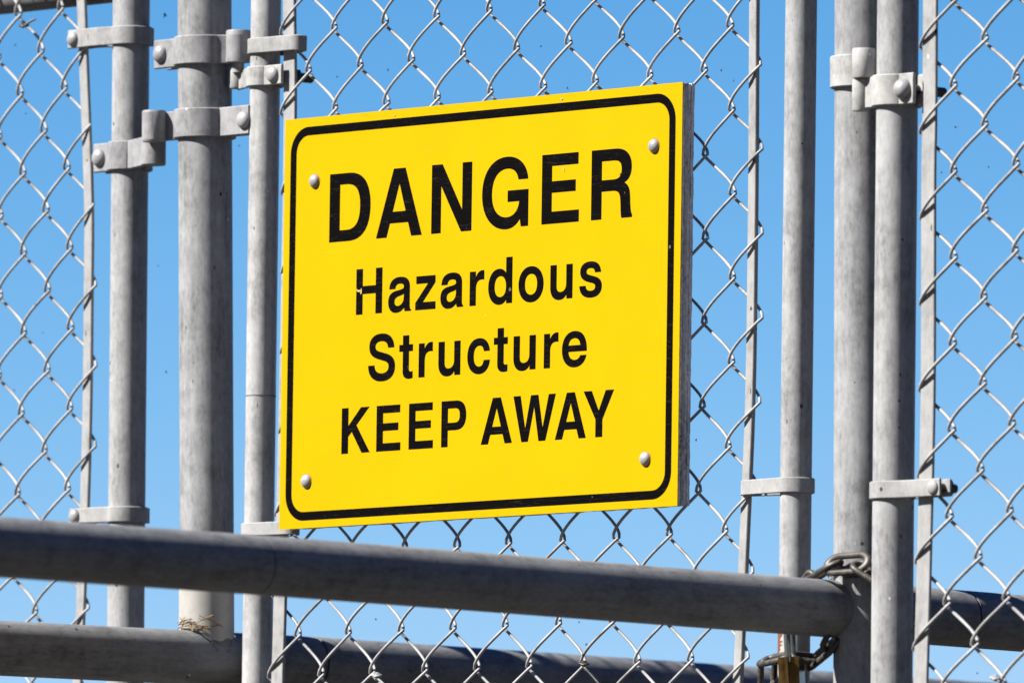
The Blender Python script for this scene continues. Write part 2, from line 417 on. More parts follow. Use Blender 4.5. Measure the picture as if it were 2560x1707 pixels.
# ------------------------------------------------------------------ chain-link gate leaves
def mesh_fit(fr, nodes, y=0.0, r0=-3.5):
    A, X, Z = [], [], []
    for c, r, px, py in nodes:
        p = fr.pix(px, py, y); A.append([1, c, r, c*r, 1-math.exp(-((r-r0)/5.0)**2)]); X.append(p[0]); Z.append(p[2])
    A = np.array(A); kx = np.linalg.lstsq(A, np.array(X), rcond=None)[0]; kz = np.linalg.lstsq(A[:, :4], np.array(Z), rcond=None)[0]
    # keep the c*r shear from running away far outside the photo
    def f(c, r):
        rc = np.clip(r, -14, 7); q = 1-np.exp(-((r-r0)/5.0)**2)
        return (kx[0]+kx[1]*c+kx[2]*r*(np.abs(r) < 1e9)*0 + kx[2]*rc + kx[3]*c*rc + kx[4]*q,
                kz[0]+kz[1]*c+kz[2]*r+kz[3]*c*rc)
    return f
def picket(f, i, r_lo, r_hi, H, rad, over, flipz, y=0.0, ns=20, sides=8, pexp=.75, jit=.0004, edgeL=False, edgeR=False):
    """one wire of the fabric: a flattened spiral between node columns i and i+1; rising strokes lie in front"""
    par = i % 2
    half = []                                    # successive turns, alternately on column i and i+1
    r = math.floor(r_lo) + (0.0 if par else .5)  # odd columns carry whole rows, even ones half rows
    pts = []; side = 0
    while r < r_hi:
        half.append((side, r)); r += .5; side ^= 1
    Hj = H*(1+.10*rng.standard_normal())
    for (s, r), (s2, r2) in zip(half, half[1:]):
        x0, z0 = f(i+s, r); x1, z1 = f(i+s2, r2)
        oA = over*(-1 if s == 0 else 1); oB = over*(-1 if s2 == 0 else 1)
        x0 += oA; x1 += oB
        x0 += jit*math.sin(r*2.7+i*5.1); 
        ff = -1 if s == 0 else 1                 # left -> right strokes in front
        hh = Hj*(1+.06*math.sin(r*3.3+i*1.7))
        for u in np.linspace(0, 1, ns//2, endpoint=False):
            w = .30; sx = (1-w)*u + w*(.5-.5*math.cos(math.pi*u))
            pts.append((x0+(x1-x0)*sx, y+ff*hh*math.sin(math.pi*u)**pexp, z0+(z1-z0)*u))
    P = np.array(pts)
    P[:, 1] += .0007*np.sin(P[:, 2]*7+i)         # slight unevenness of the sheet
    return tube('mesh_wire', P, rad, sides)
def bar(fr, name, lefts, width_px, mat, parent, ymid, th, extra=.55, xoff=0):
    """flat tension bar swept along its measured edge"""
    pts = [fr.pix(px + width_px/2 + xoff, py, ymid) for px, py in lefts]
    P = spline([(p[0], p[1], p[2]) for p in pts], 8)
    top, bot = P[0].copy(), P[-1].copy(); top[2] = ZTOP-.02; bot[2] = .16
    d = (P[0]-P[3]); 
    P = np.vstack([top[None]*[1, 1, 1], P, bot[None]])
    w = width_px/2945/math.cos(TH)
    ring = [(-w/2, -th/2+.0005), (-w/2+.0005, -th/2), (w/2-.0005, -th/2), (w/2, -th/2+.0005), (w/2, th/2-.0005), (w/2-.0005, th/2), (-w/2+.0005, th/2), (-w/2, th/2-.0005)]
    V = [(p[0]+a, p[1]+b, p[2]) for p in P for a, b in ring]; k = len(ring); F = []
    for i in range(len(P)-1):
        for q in range(k):
            l = (q+1) % k; F.append((i*k+q, i*k+l, (i+1)*k+l, (i+1)*k+q))
    F.append(tuple(range(k))); F.append(tuple((len(P)-1)*k+q for q in range(k-1, -1, -1)))
    m = pydata(name, V, F); bm = bmesh.new(); bm.from_mesh(m); bmesh.ops.recalc_face_normals(bm, faces=bm.faces); bm.to_mesh(m); bm.free()
    return obj(name, m, mat, parent), P
def stile(fr, pts, r, mat, parent, y, name='stile'):
    a = fr.pix(*pts[0], y); b = fr.pix(*pts[1], y); d = (a-b)/(a[2]-b[2])
    at = lambda z: a + d*(z-a[2])
    o = obj(name, pipe(name, at(.10), at(ZTOP), r, 48, 60), mat, parent); return o, at
def hrail(fr, at0, at1, z, r, parent, name, mat=M_STILE):
    return obj(name, pipe(name, at0(z), at1(z), r, 32, 12), mat, parent)
def bolt_through(parent, x, yhead, z, r, hh, length, mat=M_BOLT, nut_at=None, nr=.0085):
    """round-headed bolt, head towards the photographer, shank and nut behind; sub-parts of the strap"""
    obj('bolt', dome('bolt', (x, yhead, z), r, hh), mat, parent)
    s = obj('bolt_shank', pipe('bolt_shank', (x, yhead, z), (x, yhead+length, z), .0042, 14, 3), M_NUT, parent)
    if nut_at is not None:
        obj('nut', hexnut('nut', (x, yhead+nut_at, z), nr, .007), M_NUT, parent)

# ---------------- middle leaf
FM = Frame(0, 0, math.radians(1.076))
gm = empty('chain_link_gate', FM, 'middle chain link gate leaf, the one the yellow sign is fixed to', 'gate', 'chain link gate leaves')
R_M = .01315
s3, at3 = stile(FM, [(665, 33), (644, 1600)], R_M, M_BRIGHT, gm, .003)
s4, at4 = stile(FM, [(2003, 33), (1986.5, 1500)], R_M, M_STILE, gm, .003)
hrail(FM, at3, at4, ZTOP-.013, R_M, gm, 'top_rail'); hrail(FM, at3, at4, .115, R_M, gm, 'bottom_rail')
z = FM.pix(655, 989, 0)[2]; c = at3(z)
obj('tube_joint', tube('tube_joint', [(c[0]+(R_M+.00005)*math.cos(t), c[1]+(R_M+.00005)*math.sin(t), z) for t in np.linspace(0, 2*math.pi, 40, endpoint=False)], .00035, 6, True), M_GROOVE, s3)
nodes = [(2,.5,834,67),(4,.5,964,53.6),(6,.5,1089,43),(8,.5,1220,30.6),(1,0,774,176),(3,0,901.5,164.5),(5,0,1029,150.5),(7,0,1156.6,140),(9,0,1288,125),
 (2,-.5,836.5,268),(4,-.5,966.6,257.6),(6,-.5,1094,247),(8,-.5,1224,234.7),(11,0,1422,109),(13,0,1557,92.6),(15,0,1687,77),(17,0,1827.5,60),(10,-.5,1356,221.7),
 (12,-.5,1489.4,206),(14,-.5,1622.7,191),(16,-.5,1760,174),(17,-1,1829,276),(18,-.5,1899,166),(0,-.5,709,288),(1,-7,743.4,1590.5),(3,-7,875,1582),(5,-7,1002,1574),
 (7,-7,1130,1571),(9,-7,1260,1563),(2,-7.5,804.6,1688),(4,-7.5,932.5,1675),(6,-7.5,1063,1675),(8,-7.5,1191,1667),(11,-7,1393,1558),(13,-7,1527.6,1556.5),
 (10,-7.5,1321,1664),(12,-7.5,1457,1653),(14,-7.5,1593,1653),(16,-7.5,1731.7,1650),(18,-7.5,1866,1645)]
fm = mesh_fit(FM, nodes)
HM, RWM = .0050, .00131
for i in range(18):
    obj('mesh_wire', picket(fm, i, -27, 11, HM, RWM, .0033, 1), M_WIRE, gm, sharp=80)
bar(FM, 'tension_bar', [(709.5,0),(711.4,264),(705,700),(697,1100),(686,1523),(681,1680)], 29, M_BAR, gm, 0, .0035)
bar(FM, 'tension_bar', [(1877.5,0),(1876.7,84),(1874.6,464),(1867.5,978),(1851.6,1373),(1842,1590),(1836,1707)], 18, M_BAR, gm, 0, .0045)

def loop_band(fr, at, r, zpx, x_other_px, mat, parent, right=True, t=.0024, name='tension_band', y=.003, rnd=.006):
    """oblong band hugging the tube and the tension bar"""
    (px, p0, p1) = zpx; z1 = fr.pix(px, p0, -r)[2]; z0 = fr.pix(px, p1, -r)[2]
    c = at((z0+z1)/2); R = r + t/2 + .0002; xe = fr.pix(x_other_px, (p0+p1)/2, -.004)[0]
    s = 1 if right else -1
    if right:
        path = arc(c[0], c[1], R, 85, 275, 30) + [(c[0]+(xe-c[0])*.45, c[1]-R+.0025), (xe-rnd, -rnd-.0015)] + arc(xe-rnd, 0, rnd+.0015, -85, 85, 12) + [(c[0]+(xe-c[0])*.45, c[1]+R-.0025)]
    else:
        path = arc(c[0], c[1], R, -95, 95, 30) + [(c[0]+(xe-c[0])*.45, c[1]+R-.0025), (xe+rnd, rnd+.0015)] + arc(xe+rnd, 0, rnd+.0015, 95, 265, 12) + [(c[0]+(xe-c[0])*.45, c[1]-R+.0025)]
    return obj(name, strap(name, path, t, z0, z1, True), mat, parent)
loop_band(FM, at3, R_M, (660, 92, 131), 745, M_BAND, gm)
loop_band(FM, at3, R_M, (648, 1304, 1338), 727, M_BAND, gm)
loop_band(FM, at4, R_M, (1990, 1190, 1228), 1857, M_BAND, gm, right=False)

# ---------------- left leaf
FL = Frame(0, 0, math.radians(.69))
gl = empty('chain_link_gate', FL, 'chain link gate leaf at the far left, nothing but mesh on it', 'gate', 'chain link gate leaves')
R_L = .01635
YL = .0125
s1, at1 = stile(FL, [(328, 50), (314.5, 1540)], R_L, M_STILE, gl, YL)
nodesL = [(-1,0,159,217),(-2,.5,101,127.7),(-3,0,51.4,235.4),(-1,1,146,20),(-3,1,40,33),(-2,-.5,109.4,325),(-3,-1,58,434),(-1,-1,167.5,422.8),(-4,-.5,3.3,345),
 (-2,-1.5,111.6,528.7),(-3,-2,59,637),(-1,-2,169,622.8),(-2,-2.5,113,728),(-3,-3,57.4,834.8),(-1,-3,169,819),(-2,-3.5,111.6,929),(-4,-1.5,3,548),
 (0,-.5,231,320),(0,-1.5,237,516),(0,-2.5,238,717),(0,-3.5,235,914.6),(-3,-5,45,1232),(-1,-5,158.5,1221),(-2,-6.5,90.5,1528),(0,-6.5,216,1520)]
fl = mesh_fit(FL, nodesL)
for i in range(-26, 0):
    obj('mesh_wire', picket(fl, i, -27, 11, .0052, .00131, .0033, 1), M_WIRE, gl, sharp=80)
bar(FL, 'tension_bar', [(194,0),(200,166),(212,497),(211.5,723),(209,978),(203,1232),(193,1491),(184,1698)], 21, M_BAR, gl, 0, .0035)
# far-left stile, rails
xl = fl(-26, -3)[0]-.05
atf = lambda z: np.array([xl, YL, z])
obj('stile', pipe('stile', atf(.1), atf(ZTOP), R_L, 32, 10), M_STILE, gl)
hrail(FL, atf, at1, ZTOP-.016, R_L, gl, 'top_rail'); hrail(FL, atf, at1, .12, R_L, gl, 'bottom_rail')
m0 = FL.pix(0, -6, YL+.008); m1 = FL.pix(300, -38, YL+.008)
dm = (m1-m0)/(m1[0]-m0[0]); m2 = m0 + dm*(xl-m0[0]); m3 = m0 + dm*(at1(m0[2])[0]-m0[0])
obj('middle_rail', pipe('middle_rail', m2, m3, .0155, 40, 20), galvanised('galvanised_dull_rail', .10, .24, axis='x', speck=.6), gl)
def bolt_band(fr, at, r, zpx, x_bolt_px, mat, parent, y, t=.0024, left=True, br=.0066, head=True, tail=.022):
    (px, p0, p1) = zpx; z1 = fr.pix(px, p0, y-r)[2]; z0 = fr.pix(px, p1, y-r)[2]
    c = at((z0+z1)/2); R = r + t/2 + .0002
    yf, yb = -.0065, .0052
    s = -1 if left else 1
    xb = fr.pix(x_bolt_px, (p0+p1)/2, yf)[0]; xt = xb + s*.0075
    if left: front = [(xt, yf), (xb, yf), (c[0]-R*1.5, yf-.001)] + arc(c[0], c[1], R, 250, 430, 34) + [(c[0]-R*1.4, yb+.003), (xb, yb), (xt, yb)]
    else: front = [(xt, yf), (xb, yf), (c[0]+R*1.5, yf-.001)] + arc(c[0], c[1], R, 290, 110, 34) + [(c[0]+R*1.4, yb+.003), (xb, yb), (xt, yb)]
    P = spline([(a[0], a[1], 0) for a in front], 3)[:, :2]
    o = obj('tension_band', strap('tension_band', P, t, z0, z1), mat, parent)
    zz = (z0+z1)/2
    if head: bolt_through(o, xb, yf-t/2-.0004, zz, br, .0045, tail, nut_at=yb-yf+t)
    else:
        obj('bolt', dome('bolt', (xb, yf-t/2-.0003, zz), .006, .003), mat, o)
        obj('bolt_shank', pipe('bolt_shank', (xb, yf, zz), (xb, yb+.012, zz), .0038, 14, 3), M_NUT, o)
        obj('nut', hexnut('nut', (xb, yb+t/2, zz), .0072, .005), M_NUT, o)
    return o
bolt_band(FL, at1, R_L, (327, 62, 108), 186, M_BAND, gl, YL)
bolt_band(FL, at1, R_L, (320, 1263, 1302), 190, M_BAND, gl, YL)

# ---------------- right leaf
FR = Frame(0, -.030, math.radians(.73))
gr = empty('chain_link_gate', FR, 'chain link gate leaf at the far right edge, with a bolted band on its tube', 'gate', 'chain link gate leaves')
R_R = .0171; YR = .004
s6, at6 = stile(FR, [(2245, 33), (2229.6, 1650)], R_R, M_STILE, gr, YR)
nodesR = [(1,0,2387,210.6),(1,1,2385,2),(2,.5,2460,93),(3,0,2536,195.6),(2,-.5,2461.5,311.7),(3,-1,2539.5,411),(1,-1,2387,426),(0,.5,2309,119),(0,-.5,2307,331.6),
 (2,-1.5,2462.7,528.7),(3,-2,2537.7,630.7),(1,-2,2384.6,642),(2,-2.5,2461,747),(3,-3,2535.4,847.6),(1,-3,2384,860),(2,-3.5,2456.3,962.4),(0,-1.5,2306.7,547.8),(0,-2.5,2306.7,763),
 (0,-3.5,2306.7,978),(1,-5,2374.7,1286),(3,-5,2524,1277.5),(2,-5.5,2445,1388),(1,-6,2364.6,1502.7),(3,-6,2519,1494),(2,-6.5,2437,1605),(2,-4.5,2452,1181.7),(0,-5.5,2297,1408.5),(0,-6.5,2289,1620)]
fr_ = mesh_fit(FR, nodesR)
for i in range(0, 20):
    obj('mesh_wire', picket(fr_, i, -26, 11, .0052, .00145, .0036, 1), M_WIRE, gr, sharp=80)
bar(FR, 'tension_bar', [(2311,0),(2309,300),(2306.5,464),(2305,978),(2297,1348),(2290.7,1583),(2287,1700)], 31, M_BAR, gr, 0, .003)
xr = fr_(20, -3)[0]+.05
atr = lambda z: np.array([xr, YR, z])
obj('stile', pipe('stile', atr(.1), atr(ZTOP), R_R, 32, 10), M_STILE, gr)
hrail(FR, at6, atr, ZTOP-.016, R_R, gr, 'top_rail'); hrail(FR, at6, atr, .12, R_R, gr, 'bottom_rail')
bolt_band(FR, at6, R_R, (2232, 1200, 1244), 2335, M_BAND, gr, YR, left=False, head=False, tail=.020)

# ---------------- hinges: straps pressed round the tubes, with pintle barrels
def hinge_strap(parent, c, r, z0, z1, t, xtab, xbolt, xbar, ybar, rbar, side, mat, zb0, zb1, tab=205, bar_end=345, wrap=True, tabs=True,
                br=.0078, bh=.0052, blen=.040, nut_at=.026, barmat=None):
    """pressed strap: tab with a bolt on one side, round the front of the tube, then round the pintle barrel. side=+1: barrel on the right.
    Angles are for a right-hand barrel and are mirrored for a left-hand one."""
    R = r + t/2 + .0003; s_ = side
    A = lambda cx, cy, rr, a0, a1, n: [(cx+s_*(p[0]-cx), p[1]) for p in arc(cx, cy, rr, a0, a1, n)]
    front = A(c[0], c[1], R, tab, bar_end, 26); yt = front[0][1]
    if wrap == 'back': end = A(xbar, ybar, rbar-t/2, 105, -150, 18)
    elif wrap: end = A(xbar, ybar, rbar-t/2, 205, 400, 14)
    else: end = [((front[-1][0]+xbar)/2, (front[-1][1]+ybar)/2), (xbar-s_*rbar*.4, ybar)]
    path = front + end
    if tabs: path = [(xtab, yt), ((xtab+front[0][0])/2, yt), (front[0][0]-s_*.0025, yt)] + path
    P = spline([(p[0], p[1], 0) for p in path], 3)[:, :2]
    o = obj('hinge_strap', strap('hinge_strap', P, t, z0, z1, edge=.0009), mat, parent)
    obj('barrel', lathe('barrel', [(rbar*.55, 0), (rbar*.93, 0), (rbar, .0012), (rbar, zb1-zb0-.0012), (rbar*.93, zb1-zb0), (rbar*.5, zb1-zb0)], (xbar, ybar, zb0), (0, 0, 1), 36), barmat or mat, o)
    zc = (z0+z1)/2
    if tabs:
        yb = max(c[1]+.004, yt+t+.003)
        path = [(xtab, yb), (c[0]-s_*(R+.005), yb)] + A(c[0], c[1], R, 160, 5, 24)
        P = spline([(p[0], p[1], 0) for p in path], 3)[:, :2]
        obj('back_strap', strap('back_strap', P, t, z0, z1, edge=.0009), mat, o)
        bolt_through(o, xbolt, yt-t/2-.0003, zc, br, bh, blen, nut_at=nut_at, nr=.0072)
    return o
def zspan(fr, px, p0, p1, y): return fr.pix(px, p1, y)[2], fr.pix(px, p0, y)[2]
TS = .0036
# upper hinge: post strap (left post) -> middle leaf
def wz(fr, local): return fr.R @ local + fr.B
ctr = LB(axB(ZC+.25))
yf = -R_POST-TS
z0, z1 = zspan(FB, 511, 83, 155, yf)
yb1 = .004; xb1 = FB.pix(596, 110, yb1)[0]
hinge_strap(rB, ctr, R_POST, z0, z1, TS, FB.pix(386, 127, yf*.45)[0], FB.pix(399, 127, yf*.5)[0], xb1, yb1, .0108, 1, M_STRAP, z0+.0005, z1+.0035)
zq0, zq1 = zspan(FB, 594, 140, 182, yb1)
obj('pintle_pin', pipe('pintle_pin', (xb1, yb1, zq0), (xb1, yb1, zq1), .0052, 20, 3), M_CAST, rB)
cM = at3(FM.pix(660, 190, 0)[2]); yf = cM[1]-R_M-.003
z0, z1 = zspan(FM, 655, 163, 213, yf); zb0, zb1 = zspan(FM, 592, 173, 222, yb1)
hinge_strap(gm, cM, R_M, z0, z1, .003, FM.pix(699, 186, -.010)[0], FM.pix(675, 184, -.012)[0], FM.pix(592, 200, yb1)[0], yb1, .0072, -1, M_CAST, zb0, zb1, tab=222, bar_end=330, wrap=False, br=.0070, bh=.0046, blen=.044, nut_at=.022)
# lower hinge: post strap (left post) -> left leaf
yf = -R_POST-TS
z0, z1 = zspan(FB, 511, 265, 338, yf); yb2 = -.020; xb2 = FB.pix(385, 305, yb2)[0]
hinge_strap(rB, ctr, R_POST, z0, z1, TS, FB.pix(623, 298, -.005)[0], FB.pix(610, 298, -.006)[0], xb2, yb2, .0105, -1, M_STRAP, z0-.001, z1+.001, tab=190, bar_end=338, wrap='back', blen=.030, nut_at=.018)
cL = at1(FL.pix(325, 385, YL)[2]); yf = cL[1]-R_L-TS
z0, z1 = zspan(FL, 310, 350, 422, yf); zb0, zb1 = zspan(FL, 383, 344, 414, -.010)
hinge_strap(gl, cL, R_L, z0, z1, TS, FL.pix(236, 392, .002)[0], FL.pix(248, 391, .001)[0], FL.pix(384, 380, -.010)[0], -.010, .0108, 1, M_STRAP, zb0, zb1, tab=212, bar_end=318)
# right hinge: right post -> right leaf
ctrA = LA(axA(ZC+.25)); yf = -R_POST-TS
z0, z1 = zspan(FA, 2110, 136, 216, yf); zb0, zb1 = zspan(FA, 2158, 123, 197, -.03)
hinge_strap(rA, ctrA, R_POST, z0, z1, TS, 0, 0, FA.pix(2160, 160, -.032)[0], -.032, .0098, 1, M_CAST, zb0, zb1, tab=70, bar_end=312, wrap=False, tabs=False)
cR = at6(FR.pix(2240, 220, YR)[2]); yf = cR[1]-R_R-TS
z0, z1 = zspan(FR, 2220, 184, 262, yf); zb0, zb1 = zspan(FR, 2155, 199, 278, -.004)
hinge_strap(gr, cR, R_R, z0, z1, TS, FR.pix(2281, 222, yf*.6)[0], FR.pix(2257, 221, yf*.62)[0], FR.pix(2153, 240, -.004)[0], -.004, .0075, -1, M_CAST, zb0, zb1, tab=218, bar_end=330, wrap=False, br=.0086, bh=.0075, blen=.046, nut_at=.028)

# ------------------------------------------------------------------ the sign
SW, SH, ST = .508, .3556, .0142
YS = -(HM + RWM + .0006)                                   # back face just touches the mesh
FS = Frame(0, 0, math.radians(1.076))
pTL = FM.pix(711.7, 300.1, YS-ST); pTR = FM.pix(1708.4, 205.8, YS-ST); pBL = FM.pix(699.1, 1323.8, YS-ST); pBR = FM.pix(1691.5, 1263.5, YS-ST)
cen = (pTL+pTR+pBL+pBR)/4
rotp = math.atan2((pTR+pBR-pTL-pBL)[2], (pTR+pBR-pTL-pBL)[0])
sW = ((pTR+pBR-pTL-pBL)[0])/2; sH = ((pTL+pTR-pBL-pBR)[2])/2
sg = bpy.data.objects.new('warning_sign', None); C.objects.link(sg); sg.empty_display_size = .05
bl = cen + np.array([-sW/2, 0, -sH/2])
sg.location = FM.R @ bl + FM.B; sg.rotation_euler = (-FM.lean, 0, 0)
sg['label'] = 'yellow plywood danger sign with black border and lettering, bolted to the gate mesh'; sg['category'] = 'sign'
kx, kz = sW/.508, sH/.3556
# local sign axes: x right, z up from the lower left corner, y = 0 the painted face, +y into the board
def board(name, y0, y1, inset, rag, mat, seed):
    r = np.random.default_rng(seed); per = []; n = 90
    def run(a, b, k):
        for t in np.linspace(0, 1, k, endpoint=False): per.append(np.array(a)*(1-t)+np.array(b)*t)
    i = inset; run((i, i), (sW-i, i), n); run((sW-i, i), (sW-i, sH-i), n); run((sW-i, sH-i), (i, sH-i), n); run((i, sH-i), (i, i), n)
    per = np.array(per); nrm = np.zeros_like(per)
    nrm[:n, 1] = -1; nrm[n:2*n, 0] = 1; nrm[2*n:3*n, 1] = 1; nrm[3*n:, 0] = -1
    d = r.standard_normal(len(per)); d = (d + np.roll(d, 1))*.5
    per += nrm*(rag*d)[:, None]
    k = len(per)
    V = [(p[0], y0, p[1]) for p in per] + [(p[0], y1, p[1]) for p in per]
    F = [tuple(range(k)), tuple(range(2*k-1, k-1, -1))] + [(j, j+k, (j+1) % k+k, (j+1) % k) for j in range(k)]
    m = pydata(name, V, F); bm = bmesh.new(); bm.from_mesh(m); bmesh.ops.recalc_face_normals(bm, faces=bm.faces); bm.to_mesh(m); bm.free()
    return obj(name, m, mat, sg, smooth=False)
board('face_sheet', 0, .0007, 0, .00006, M_YELLOW, 1)
lay = [(.0007, .0040, .0006), (.0040, .0075, .0002), (.0075, .0108, .0008), (.0108, ST, .0003)]
for q, (y0, y1, ins) in enumerate(lay):
    board('ply', y0+.00005, y1-.00005, ins+.0003, .00028, M_PLY[[0, 1, 0, 2][q]], 10+q)
# black border ring
def rrect(x0, z0, x1, z1, r, n=14):
    p = []
    for cx, cz, a0 in ((x1-r, z1-r, 0), (x0+r, z1-r, 90), (x0+r, z0+r, 180), (x1-r, z0+r, 270)):
        for t in np.linspace(0, 90, n): p.append((cx+r*math.cos(math.radians(a0+t)), cz+r*math.sin(math.radians(a0+t))))
    return p
YP = -.00025
mm = lambda x: x*.001
o_ = rrect(mm(8.1)*kx, mm(6.7)*kz, mm(499.9)*kx, mm(347.7)*kz, mm(23)); i_ = rrect(mm(15.8)*kx, mm(14.1)*kz, mm(492.3)*kx, mm(340.3)*kz, mm(15.5))
k = len(o_); V = [(p[0], YP, p[1]) for p in o_] + [(p[0], YP, p[1]) for p in i_] + [(p[0], .0001, p[1]) for p in o_] + [(p[0], .0001, p[1]) for p in i_]
Fc = []
for j in range(k):
    l = (j+1) % k; Fc += [(j, k+j, k+l, l), (j, l, 2*k+l, 2*k+j), (k+j, 3*k+j, 3*k+l, k+l)]
obj('border', pydata('border', V, Fc), M_BLACK, sg, smooth=False)
G = {
'D': "M76 0 L76 718 L363 718 C577 718 685 590 685 361 C685 130 574 0 363 0 Z M229 118 L229 600 L330 600 C468 600 531 525 531 361 C531 196 466 118 330 118 Z",
'A': "M0 0 L268 718 L452 718 L720 0 L553 0 L502 146 L216 146 L165 0 Z M257 266 L461 266 L360 560 Z",
'N': "M0 0 L0 718 L166 718 L480 226 L480 718 L628 718 L628 0 L466 0 L148 492 L148 0 Z",
'G': "M719 0 L607 0 L590 80 C535 12 460 -18 375 -18 C160 -18 0 130 0 358 C0 590 150 736 385 736 C575 736 700 630 712 490 L562 490 C545 570 480 612 392 612 C240 612 152 515 152 355 C152 200 245 106 385 106 C490 106 565 165 578 265 L398 265 L398 382 L719 382 Z",
'E': "M0 0 L0 718 L556 718 L556 598 L153 598 L153 438 L518 438 L518 320 L153 320 L153 124 L571 124 L571 0 Z",
'R': "M0 0 L0 718 L370 718 C520 718 612 645 612 525 C612 435 565 385 500 362 C568 338 588 290 592 215 C597 110 600 55 624 30 L624 0 L462 0 C450 40 452 90 446 170 C441 255 415 286 325 286 L157 286 L157 0 Z M157 402 L157 598 L340 598 C425 598 460 567 460 502 C460 435 425 402 340 402 Z",
'H': "M0 0 L0 718 L153 718 L153 447 L465 447 L465 718 L618 718 L618 0 L465 0 L465 322 L153 322 L153 0 Z",
'a': "M541 0 L392 0 C384 18 378 40 376 62 C330 10 265 -16 185 -16 C70 -16 0 55 0 155 C0 265 65 312 190 330 C300 345 368 350 368 388 C368 425 330 440 272 440 C205 440 170 415 163 360 L22 360 C28 480 115 546 280 546 C430 546 508 490 508 382 L508 105 C508 60 512 35 541 18 Z M368 280 C345 262 305 255 250 244 C180 230 148 205 148 160 C148 115 178 90 228 90 C310 90 368 150 368 225 Z",
'z': "M0 0 L0 112 L295 412 L18 412 L18 530 L465 530 L465 420 L172 118 L472 118 L472 0 Z",
'r': "M0 0 L0 532 L138 532 L138 440 C175 508 230 546 300 546 C315 546 325 545 335 543 L335 398 C320 401 303 403 283 403 C190 403 144 355 144 260 L144 0 Z",
'd': "M556 718 L556 0 L420 0 L420 62 C380 10 325 -16 255 -16 C105 -16 0 100 0 262 C0 430 105 546 252 546 C320 546 375 520 412 472 L412 718 Z M280 430 C200 430 146 368 146 264 C146 162 200 102 280 102 C360 102 414 162 414 264 C414 368 360 430 280 430 Z",
'o': "M289 546 C120 546 0 432 0 265 C0 98 120 -16 289 -16 C458 -16 578 98 578 265 C578 432 458 546 289 546 Z M289 428 C376 428 430 368 430 265 C430 162 376 102 289 102 C202 102 148 162 148 265 C148 368 202 428 289 428 Z",
'u': "M512 532 L512 0 L376 0 L376 70 C338 14 285 -14 205 -14 C75 -14 0 60 0 195 L0 532 L144 532 L144 210 C144 140 175 108 238 108 C315 108 368 155 368 235 L368 532 Z",
's': "M0 172 L142 172 C148 115 185 90 258 90 C325 90 362 112 362 152 C362 185 335 200 275 213 L190 232 C75 258 15 308 15 390 C15 490 105 546 250 546 C395 546 485 485 490 372 L352 372 C348 420 315 443 248 443 C190 443 158 422 158 390 C158 360 182 346 245 332 L340 310 C452 285 512 238 512 158 C512 48 418 -16 260 -16 C98 -16 5 50 0 172 Z",
'S': "M0 240 L150 240 C155 150 215 108 325 108 C425 108 485 145 485 208 C485 258 450 282 370 302 L230 337 C85 373 22 430 22 535 C22 660 130 736 310 736 C500 736 608 650 613 505 L466 505 C460 578 405 616 308 616 C220 616 168 585 168 532 C168 488 200 468 285 448 L415 417 C565 382 637 318 637 210 C637 65 520 -18 325 -18 C120 -18 2 75 0 240 Z",
't': "M85 677 L230 677 L230 532 L322 532 L322 426 L230 426 L230 148 C230 115 245 104 282 104 C296 104 310 105 322 107 L322 2 C296 -4 268 -8 235 -8 C130 -8 85 35 85 125 L85 426 L0 426 L0 532 L85 532 Z",
'c': "M525 200 L383 200 C372 135 335 102 278 102 C195 102 148 165 148 266 C148 368 195 430 280 430 C338 430 375 398 383 340 L523 340 C510 468 415 546 278 546 C108 546 0 435 0 266 C0 95 108 -16 275 -16 C415 -16 515 70 525 200 Z",
'e': "M562 165 L420 165 C400 122 355 98 298 98 C210 98 155 145 148 228 L569 228 L569 250 C569 440 465 546 290 546 C115 546 0 435 0 262 C0 92 112 -16 288 -16 C425 -16 530 50 562 165 Z M148 325 C158 395 208 436 285 436 C360 436 408 398 420 325 Z",
'K': "M0 0 L0 718 L157 718 L157 432 L455 718 L655 718 L350 440 L672 0 L480 0 L238 340 L157 264 L157 0 Z",
'P': "M0 0 L0 718 L340 718 C495 718 578 640 578 490 C578 335 490 258 340 258 L150 258 L150 0 Z M150 375 L150 600 L310 600 C395 600 430 565 430 488 C430 410 395 375 310 375 Z",
'W': "M0 718 L165 718 L279 200 L406 718 L575 718 L682 200 L818 718 L977 718 L747 0 L591 0 L482 540 L344 0 L195 0 Z",
'Y': "M0 718 L186 718 L348 406 L505 718 L690 718 L434 272 L434 0 L278 0 L278 272 Z"}
def contours(s):
    tok = s.replace('M', ' M ').replace('L', ' L ').replace('C', ' C ').replace('Z', ' Z ').split(); out = []; cur = []; i = 0
    while i < len(tok):
        c = tok[i]
        if c in 'ML': 
            if c == 'M': cur = []
            cur.append((float(tok[i+1]), float(tok[i+2]))); i += 3
        elif c == 'C':
            p = cur[-1]; q = [float(v) for v in tok[i+1:i+7]]
            for t in np.linspace(0, 1, 13)[1:]:
                u = 1-t; cur.append(tuple(u**3*p[k]+3*u*u*t*q[k]+3*u*t*t*q[2+k]+t**3*q[4+k] for k in (0, 1)))
            i += 7
        else: out.append(cur); i += 1
    return out
